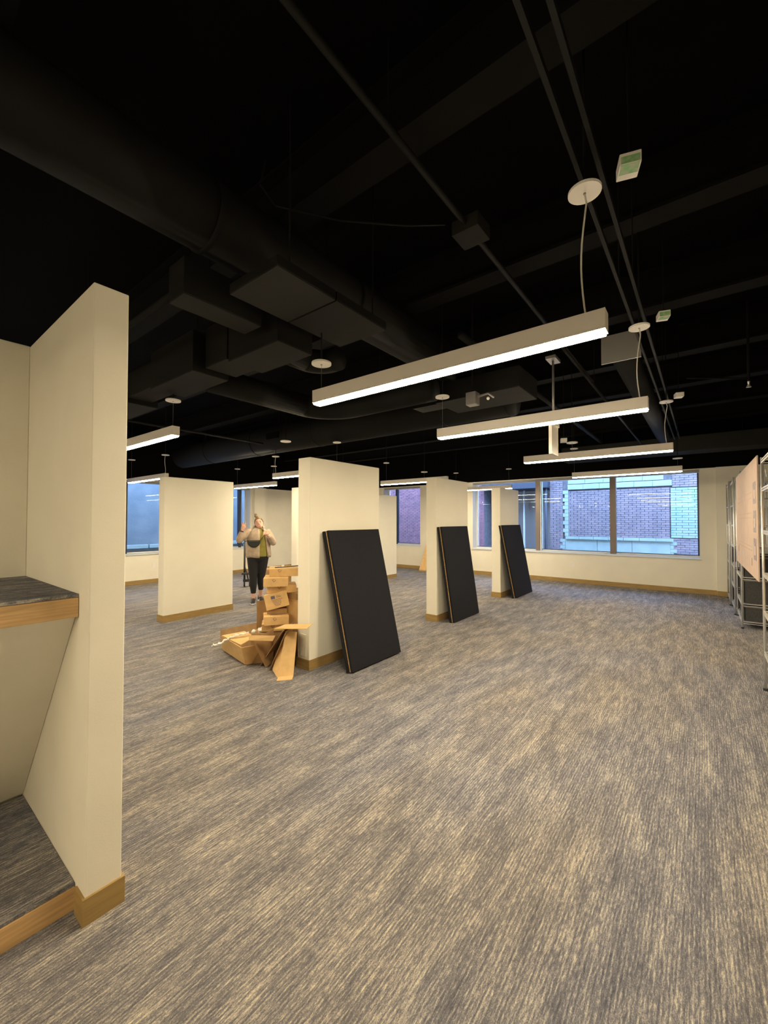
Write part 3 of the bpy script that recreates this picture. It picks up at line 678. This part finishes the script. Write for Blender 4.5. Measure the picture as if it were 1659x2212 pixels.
def wire_bin(label, x0, x1, y0, y1, z0, z1):
    t = thing('storage_bin', label, 'bin', ((x0+x1)/2, (y0+y1)/2, z0), 0, 'dark bins on the shelving')
    a, b_ = (x1-x0)/2, (y1-y0)/2; h = z1-z0
    b = MB(); b.box(-a, a, -b_, b_, 0, .008); b.box(-a, -a+.008, -b_, b_, .008, h); b.box(a-.008, a, -b_, b_, .008, h); b.box(-a, a, -b_, -b_+.008, .008, h); b.box(-a, a, b_-.008, b_, .008, h)
    obj('bin_body', b, 'darkwire', t)
    r = MB(); r.box(-a-.006, -a, -b_, b_, h-.02, h); r.box(-a, a, b_, b_+.006, h-.02, h)
    obj('bin_rim', r, 'steel', t)
WORDS = {2: 'second', 3: 'third', 4: 'farthest'}
for u, (ux0, ux1, uy1, lv) in {2: (8.12, 9.08, -.46, [(.11, .33), (.37, .72), (.76, 1.06)]), 3: (9.20, 10.04, -.43, [(.11, .40), (.47, .74)]), 4: (10.16, 11.01, -.41, [(.11, .40), (.82, 1.08)])}.items():
    for j, (z0, z1) in enumerate(lv):
        wire_bin('dark grey bin on the %s shelf level of the %s shelving unit' % (('lowest', 'second lowest', 'third lowest')[j], WORDS[u]), ux0, ux1, -.87, uy1, z0+.003, z1)
for j, (z0, z1) in enumerate(((.75, 1.05), (1.11, 1.46), (1.51, 1.86), (1.91, 2.12))):
    carton('brown carton on the %s shelf of the nearest shelving unit' % (('second', 'third', 'fourth', 'fifth')[j]), (4.76, -.69, z0), (.92, .40, z1-z0), rz=0, m='carddark' if j % 2 else 'card', group='brown cartons on the nearest shelving')
# peach board
pb = thing('peach_board', 'large peach cardboard board with grey prints across the front of the right shelving', 'board', (6.62, -.405, 1.62))
ang = math.atan2(-.035, -2.5)
pa, pz = 1.30, .61
pb.rotation_euler = (0, 0, math.atan2(.03, 2.6))
obj('board_face', MB().box(-pa, pa, 0, .012, -pz, pz), 'peach', pb, bevel=.003)
for k, z in enumerate((.26, -.03, -.31)):
    pr = MB(); pr.box(-pa+.12, -pa+.36, .0125, .0135, z-.11, z+.11); obj('printed_square', pr, 'graypr', pb)
    pr = MB(); pr.box(-pa+.17, -pa+.31, .0136, .0142, z-.06, z+.03); obj('printed_symbol', pr, 'peach', pb)
ln = MB(); rr = random.Random(8)
for z in (.28, .22, .06, .01, -.30, -.34):
    x = -pa+.55
    while x < pa-.3: ww = rr.uniform(.04, .14); ln.box(x, x+ww, .0125, .0131, z-.008, z+.008); x += ww+.03
obj('printed_lines', ln, mat('faint_print', (.50, .38, .32), .8), pb)
for x, z in ((.9, -.40), (-.75, -.46)): obj('hand_slot', MB().box(x-.012, x+.012, .0125, .0135, z-.04, z+.04), 'darkframe', pb)
for x, z in ((.25, -.42), (.15, -.52)): obj('tape_glint', MB().box(x-.06, x+.06, .0125, .014, z-.012, z+.012), 'wrap', pb)  # white strips put the glint of tape into the colour
for x in (-1.28, 1.28): obj('hook', MB().loft([(x, 0, .45), (x, -.05, .47), (x, -.06, .40)], .005, 6), 'chrome', pb)

# ---------------------------------------------------------------- trolley behind the person
tr = thing('hand_trolley', 'black upright folding trolley standing behind the waving person', 'trolley', (5.70, 8.70, 0), VR)
obj('pole', MB().loft([(0, 0, .12), (0, 0, 1.12)], .022, 12), 'trolley', tr, smooth=True)
obj('handle', MB().loft([(.02, 0, 1.10), (-.05, 0, 1.02), (-.10, 0, 1.10), (-.13, 0, 1.22), (-.10, 0, 1.30)], .012, 8), 'trolley', tr, smooth=True)
obj('foot_plate', MB().box(-.06, .16, -.12, .02, .30, .34), 'trolley', tr, bevel=.005)
obj('frame', MB().loft([(0, 0, .5), (.05, -.03, .34), (.10, -.02, .12)], .014, 8), 'trolley', tr, smooth=True)
obj('bracket', MB().box(-.03, .14, -.04, .04, .12, .18), 'trolley', tr, bevel=.005)
for sx in (0, .12):
    wv = MB().loft([(sx-.015, 0, .085), (sx+.015, 0, .085)], .085, 20); whl = obj('wheel', wv, 'trolley', tr, smooth=False, bevel=.01)
    obj('wheel_hub', MB().loft([(sx-.018, 0, .085), (sx+.018, 0, .085)], .045, 16), 'steel', whl)

# ---------------------------------------------------------------- person (local: +x image right, -y toward the camera)
pe = thing('person', 'person in beige jacket and black leggings waving one raised hand', 'person', (4.75, 6.80, 0), math.radians(-35.1))
body = MB()
# torso and neck
body.loft([(.0, 0, .86), (0, .0, .98), (0, .01, 1.12), (0, .01, 1.28), (0, .01, 1.38), (.01, .0, 1.43)], [(.165, .12), (.155, .115), (.155, .115), (.165, .11), (.13, .08), (.06, .055)], 18, frame=(1, 0, 0))
body.loft([(.01, .005, 1.38), (.022, -.01, 1.48)], [.055, .052], 14)
# head: ellipsoid tilted toward image left
HR = Matrix.Rotation(.20, 3, 'Y').to_3x3(); HR = Matrix.Rotation(math.radians(-14), 3, 'Y')
hc = Vector((.012, -.02, 1.545))
body.ball(hc, (.074, .088, .108), 18, 12, HR)
def H(x, y, z): return hc + HR @ Vector((x, y, z))
body.ball(H(0, -.035, -.055), (.052, .055, .055), 14, 9, HR)             # jaw
body.loft([H(0, -.078, .015), H(0, -.098, -.022)], [.009, .015], 8)     # nose
for s in (-1, 1): body.ball(H(s*.074, .005, -.005), (.010, .020, .028), 8, 6, HR)
def arm(sh, el, wr):
    body.loft([sh, (Vector(sh)+Vector(el))/2, el], [.055, .048, .040], 12)
    body.loft([el, (Vector(el)*.6+Vector(wr)*.4), wr], [.041, .036, .025], 12); body.ball(el, .041, 10, 7)
SL, EL, WL = (-.165, .0, 1.375), (-.335, -.06, 1.225), (-.292, -.10, 1.40)
SR, ER, WR = (.165, .0, 1.365), (.275, -.04, 1.17), (.185, -.17, 1.315)
arm(SL, EL, WL); arm(SR, ER, WR)
# raised open hand
def fingers(base, dirs, r=.0085):
    for (o, d1, l1, d2, l2) in dirs:
        a = Vector(base)+Vector(o); b = a+Vector(d1).normalized()*l1; c = b+Vector(d2).normalized()*l2
        body.loft([a, b, c], [r*1.08, r, r*.78], 8); body.ball(c, r*.78, 7, 5)
body.loft([Vector(WL), Vector(WL)+Vector((.012, 0, .03)), Vector(WL)+Vector((.026, -.005, .085)), Vector(WL)+Vector((.030, -.006, .10))], [(.024, .018), (.036, .016), (.042, .015), (.036, .012)], 12, frame=(1, 0, 0))
fingers(Vector(WL)+Vector((.028, -.005, .09)), [((-.030, 0, 0), (-.12, -.1, 1), .035, (.0, -.35, 1), .028), ((-.010, 0, .006), (.05, -.1, 1), .042, (.15, -.35, 1), .032),
    ((.010, 0, .006), (.25, -.1, 1), .042, (.40, -.35, 1), .030), ((.028, 0, .0), (.5, -.1, 1), .035, (.7, -.35, 1), .024), ((.018, 0, -.05), (1, -.1, .35), .038, (1, -.2, .65), .028)])
# hand closed on the strap at the chest
body.ball(Vector(WR)+Vector((-.035, -.02, .022)), (.045, .026, .036), 12, 8)
hb = Vector(WR)+Vector((-.06, -.028, .03))
for k in range(4):
    a = hb+Vector((-.004, 0, .026-.018*k)); body.loft([a, a+Vector((-.026, -.012, .004)), a+Vector((-.030, .012, .0)), a+Vector((-.012, .018, 0))], [.0095, .009, .0085, .008], 8)
body.loft([hb+Vector((.03, 0, .03)), hb+Vector((.008, -.008, .052)), hb+Vector((-.014, -.008, .058))], [.011, .0095, .008], 8)
# legs
HL, KL, AL = (-.092, .0, .88), (-.085, -.01, .50), (-.082, .0, .10)
HRt, KR, AR = (.085, .02, .88), (.062, .06, .52), (.050, .16, .10)
for h_, k_, a_ in ((HL, KL, AL), (HRt, KR, AR)):
    body.loft([h_, (Vector(h_)+Vector(k_))/2, k_], [.105, .085, .060], 14)
    body.loft([k_, Vector(k_)*.65+Vector(a_)*.35, a_, (a_[0], a_[1], .05)], [.060, .055, .036, .038], 14)
    body.loft([(a_[0], a_[1]+.02, .05), (a_[0], a_[1]-.05, .04), (a_[0], a_[1]-.09, .035)], [(.030, .032), (.028, .022), (.018, .012)], 10)
bo = obj('body', body, 'skin', pe, smooth=True)
rm = bo.modifiers.new('remesh', 'REMESH'); rm.mode = 'VOXEL'; rm.voxel_size = .006; rm.use_smooth_shade = True
sm = bo.modifiers.new('smooth', 'SMOOTH'); sm.factor = .5; sm.iterations = 2
# face
for s in (-1, 1):
    obj('eye', MB().ball(H(s*.029, -.083, .012), (.011, .007, .006), 8, 6, HR), 'eye', pe, smooth=True)
    obj('eyebrow', MB().loft([H(s*.013, -.090, .036), H(s*.03, -.088, .040), H(s*.047, -.078, .031)], .0035, 6), 'hair', pe)
obj('mouth', MB().ball(H(0, -.088, -.052), (.020, .006, .0075), 10, 6, HR), 'lip', pe, smooth=True)
# hair
hr = MB(); hs = 20; vs_, fs_ = [], []
for i in range(9):
    for k in range(hs):
        b = 2*PI*k/hs; front = max(0, -math.sin(b)); lim = 1.9 - 1.12*front**.7; a = lim*i/8
        vs_.append(H(.080*math.sin(a)*math.cos(b), .095*math.sin(a)*math.sin(b)+.004, .115*math.cos(a)))
for i in range(8):
    for k in range(hs): fs_.append((i*hs+k, (i+1)*hs+k, (i+1)*hs+(k+1) % hs, i*hs+(k+1) % hs))
hr.add(vs_, fs_)
ho = obj('hair', hr, 'hair', pe, smooth=True); so = ho.modifiers.new('solid', 'SOLIDIFY'); so.thickness = .006; so.offset = 1
bn = MB().ball(H(-.018, .01, .140), (.036, .036, .034), 12, 8, HR); bn.ball(H(-.030, .0, .172), (.018, .016, .024), 8, 6, HR); bn.ball(H(-.005, .015, .165), (.016, .018, .018), 8, 6, HR)
bu = obj('hair_bun', bn, 'hair', ho, smooth=True)
# clothes
sh = MB().loft([(.01, 0, .905), (.01, -.004, 1.05), (.01, -.004, 1.2), (.01, 0, 1.34), (.012, .0, 1.425), (.016, -.002, 1.455)], [(.185, .135), (.178, .142), (.172, .135), (.165, .118), (.085, .075), (.062, .060)], 24, cap=False, frame=(1, 0, 0))
s0 = obj('shirt', sh, 'olive', pe, smooth=True)
jk = MB(); ring = []
prof = [(.885, .225, .160, .02), (.93, .232, .168, .02), (1.05, .222, .172, .02), (1.18, .212, .165, .015), (1.30, .205, .148, .01), (1.375, .178, .125, .0), (1.42, .115, .095, .01), (1.455, .080, .082, .018)]
n = 30
for (z, rx, ry, cy) in prof:
    k0 = (z-.885)/.57
    aL = math.radians(-84 + 2*k0); aR = math.radians(-42 - 16*k0)     # open front: from aL (image left edge) to aR, shirt shows between
    a0, a1 = aR, aL + 2*PI
    for i in range(n):
        a = a0+(a1-a0)*i/(n-1); rip = 1+.018*math.sin(a*7+z*9)
        jk.v.append((rx*math.cos(a)*rip+.005, ry*math.sin(a)*rip+cy, z + .006*math.sin(a*5)))
for j in range(len(prof)-1):
    for i in range(n-1): jk.f.append((j*n+i, j*n+i+1, (j+1)*n+i+1, (j+1)*n+i))
jo = obj('jacket', jk, 'jacket', pe, smooth=True); so = jo.modifiers.new('solid', 'SOLIDIFY'); so.thickness = .012; so.offset = 0
for (s_, e_, w_) in ((SL, EL, WL), (SR, ER, WR)):
    S, E_, W_ = Vector(s_), Vector(e_), Vector(w_); sv = MB()
    sv.loft([S+(S-E_)*.18, S, (S+E_)/2, E_*.85+S*.15], [.062, .082, .076, .068], 14, frame=(0, 1, 0)); sv.ball(E_, .068, 14, 9)
    sv.loft([E_, E_*.6+W_*.4, E_*.12+W_*.88], [.068, .060, .044], 14, frame=(0, 1, 0))
    ss = obj('sleeve', sv, 'jacket', jo, smooth=True)
    r_ = ss.modifiers.new('remesh', 'REMESH'); r_.mode = 'VOXEL'; r_.voxel_size = .008; r_.use_smooth_shade = True
    q_ = ss.modifiers.new('smooth', 'SMOOTH'); q_.iterations = 4
cl = MB().loft([(-.085, .0, 1.425), (-.075, .062, 1.465), (.01, .085, 1.475), (.095, .062, 1.460), (.095, -.01, 1.42)], [.022, .030, .034, .030, .020], 10); obj('hood', cl, 'jacket', jo, smooth=True)
cf = Vector(WL); obj('wrist_band', MB().loft([cf+Vector((-.006, 0, -.022)), cf+Vector((0, 0, -.002))], .034, 14), 'shoe', pe)
lg = MB()
for h_, k_, a_ in ((HL, KL, AL), (HRt, KR, AR)):
    zc = .19 if a_ is AL else .235; T = Vector(k_)+(Vector(a_)-Vector(k_))*((k_[2]-zc)/(k_[2]-a_[2]))
    lg.loft([(h_[0], h_[1], .965), h_, (Vector(h_)+Vector(k_))/2, k_, Vector(k_)*.65+Vector(a_)*.35, T], [.108, .116, .098, .074, .070, .046], 16, frame=(1, 0, 0))
lg.loft([(0, .0, .80), (0, .0, .86), (0, .0, .93), (0, 0, .985)], [(.12, .085), (.175, .125), (.178, .132), (.170, .128)], 18, frame=(1, 0, 0))
lo = obj('leggings', lg, 'legging', pe, smooth=True)
r_ = lo.modifiers.new('remesh', 'REMESH'); r_.mode = 'VOXEL'; r_.voxel_size = .008; r_.use_smooth_shade = True
q_ = lo.modifiers.new('smooth', 'SMOOTH'); q_.iterations = 3
for a_, tw in ((AL, -.03), (AR, .35)):
    sc = MB(); R = Matrix.Rotation(tw, 3, 'Z'); base = Vector((a_[0], a_[1], 0))
    def Fp(x, y, z): return base + R @ Vector((x, y, z))
    sc.loft([Fp(0, .065, .055), Fp(0, .03, .058), Fp(0, -.04, .055), Fp(0, -.10, .045), Fp(0, -.165, .034), Fp(0, -.19, .030)], [(.030, .035), (.044, .048), (.044, .046), (.046, .034), (.040, .022), (.018, .010)], 14, frame=(1, 0, 0))
    sc.loft([Fp(0, .03, .06), Fp(0, .025, .115)], [.044, .042], 14)
    so_ = obj('shoe', sc, 'shoe', pe, smooth=True)
    sl = MB(); sl.loft([Fp(0, .075, .014), Fp(0, .03, .014), Fp(0, -.05, .014), Fp(0, -.12, .014), Fp(0, -.195, .016)], [(.030, .014), (.045, .014), (.043, .014), (.050, .014), (.022, .012)], 14, frame=(1, 0, 0))
    obj('sole', sl, 'sole', so_, smooth=True)
    st = MB(); st.loft([Fp(-.046, -.02, .035), Fp(-.040, -.07, .060), Fp(-.02, -.10, .070)], .006, 6); st.loft([Fp(.046, -.02, .035), Fp(.040, -.07, .060), Fp(.02, -.10, .070)], .006, 6)
    obj('side_stripe', st, 'sole', so_)
# crossbody bag (a thing of its own)
cb = thing('crossbody_bag', 'black crossbody bag worn across the chest of the waving person', 'bag', (4.75, 6.80, 0), math.radians(-35.1))
bg_ = MB()
vs_ = []
for yy, sc_ in ((-.178, 1.0), (-.215, .88)):
    for i in range(13):
        a = PI + PI*i/12; vs_.append((-.078+.122*sc_*math.cos(a), yy, 1.200+.125*sc_*math.sin(a)*(1 if True else 1)))
    vs_ += [(-.078+.115*sc_, yy, 1.222), (-.078-.115*sc_, yy, 1.218)]
nn = 15
bg_.add(vs_, [tuple(range(nn)), tuple(reversed(range(nn, 2*nn)))] + [(i, (i+1) % nn, nn+(i+1) % nn, nn+i) for i in range(nn)])
obj('bag_body', bg_, 'bag', cb, bevel=.008)
obj('zipper', MB().loft([(-.17, -.216, 1.205), (.01, -.216, 1.208)], .003, 6), 'steel', cb)
obj('strap', MB().loft([(.035, -.19, 1.21), (.08, -.19, 1.27), (.115, -.205, 1.32), (.10, -.14, 1.40), (.085, -.06, 1.455), (.07, .03, 1.48)], [(.012, .004)]*6, 8), 'bag', cb)
obj('strap', MB().loft([(-.19, -.185, 1.215), (-.24, -.10, 1.19), (-.25, .0, 1.2)], [(.012, .004)]*3, 8), 'bag', cb)
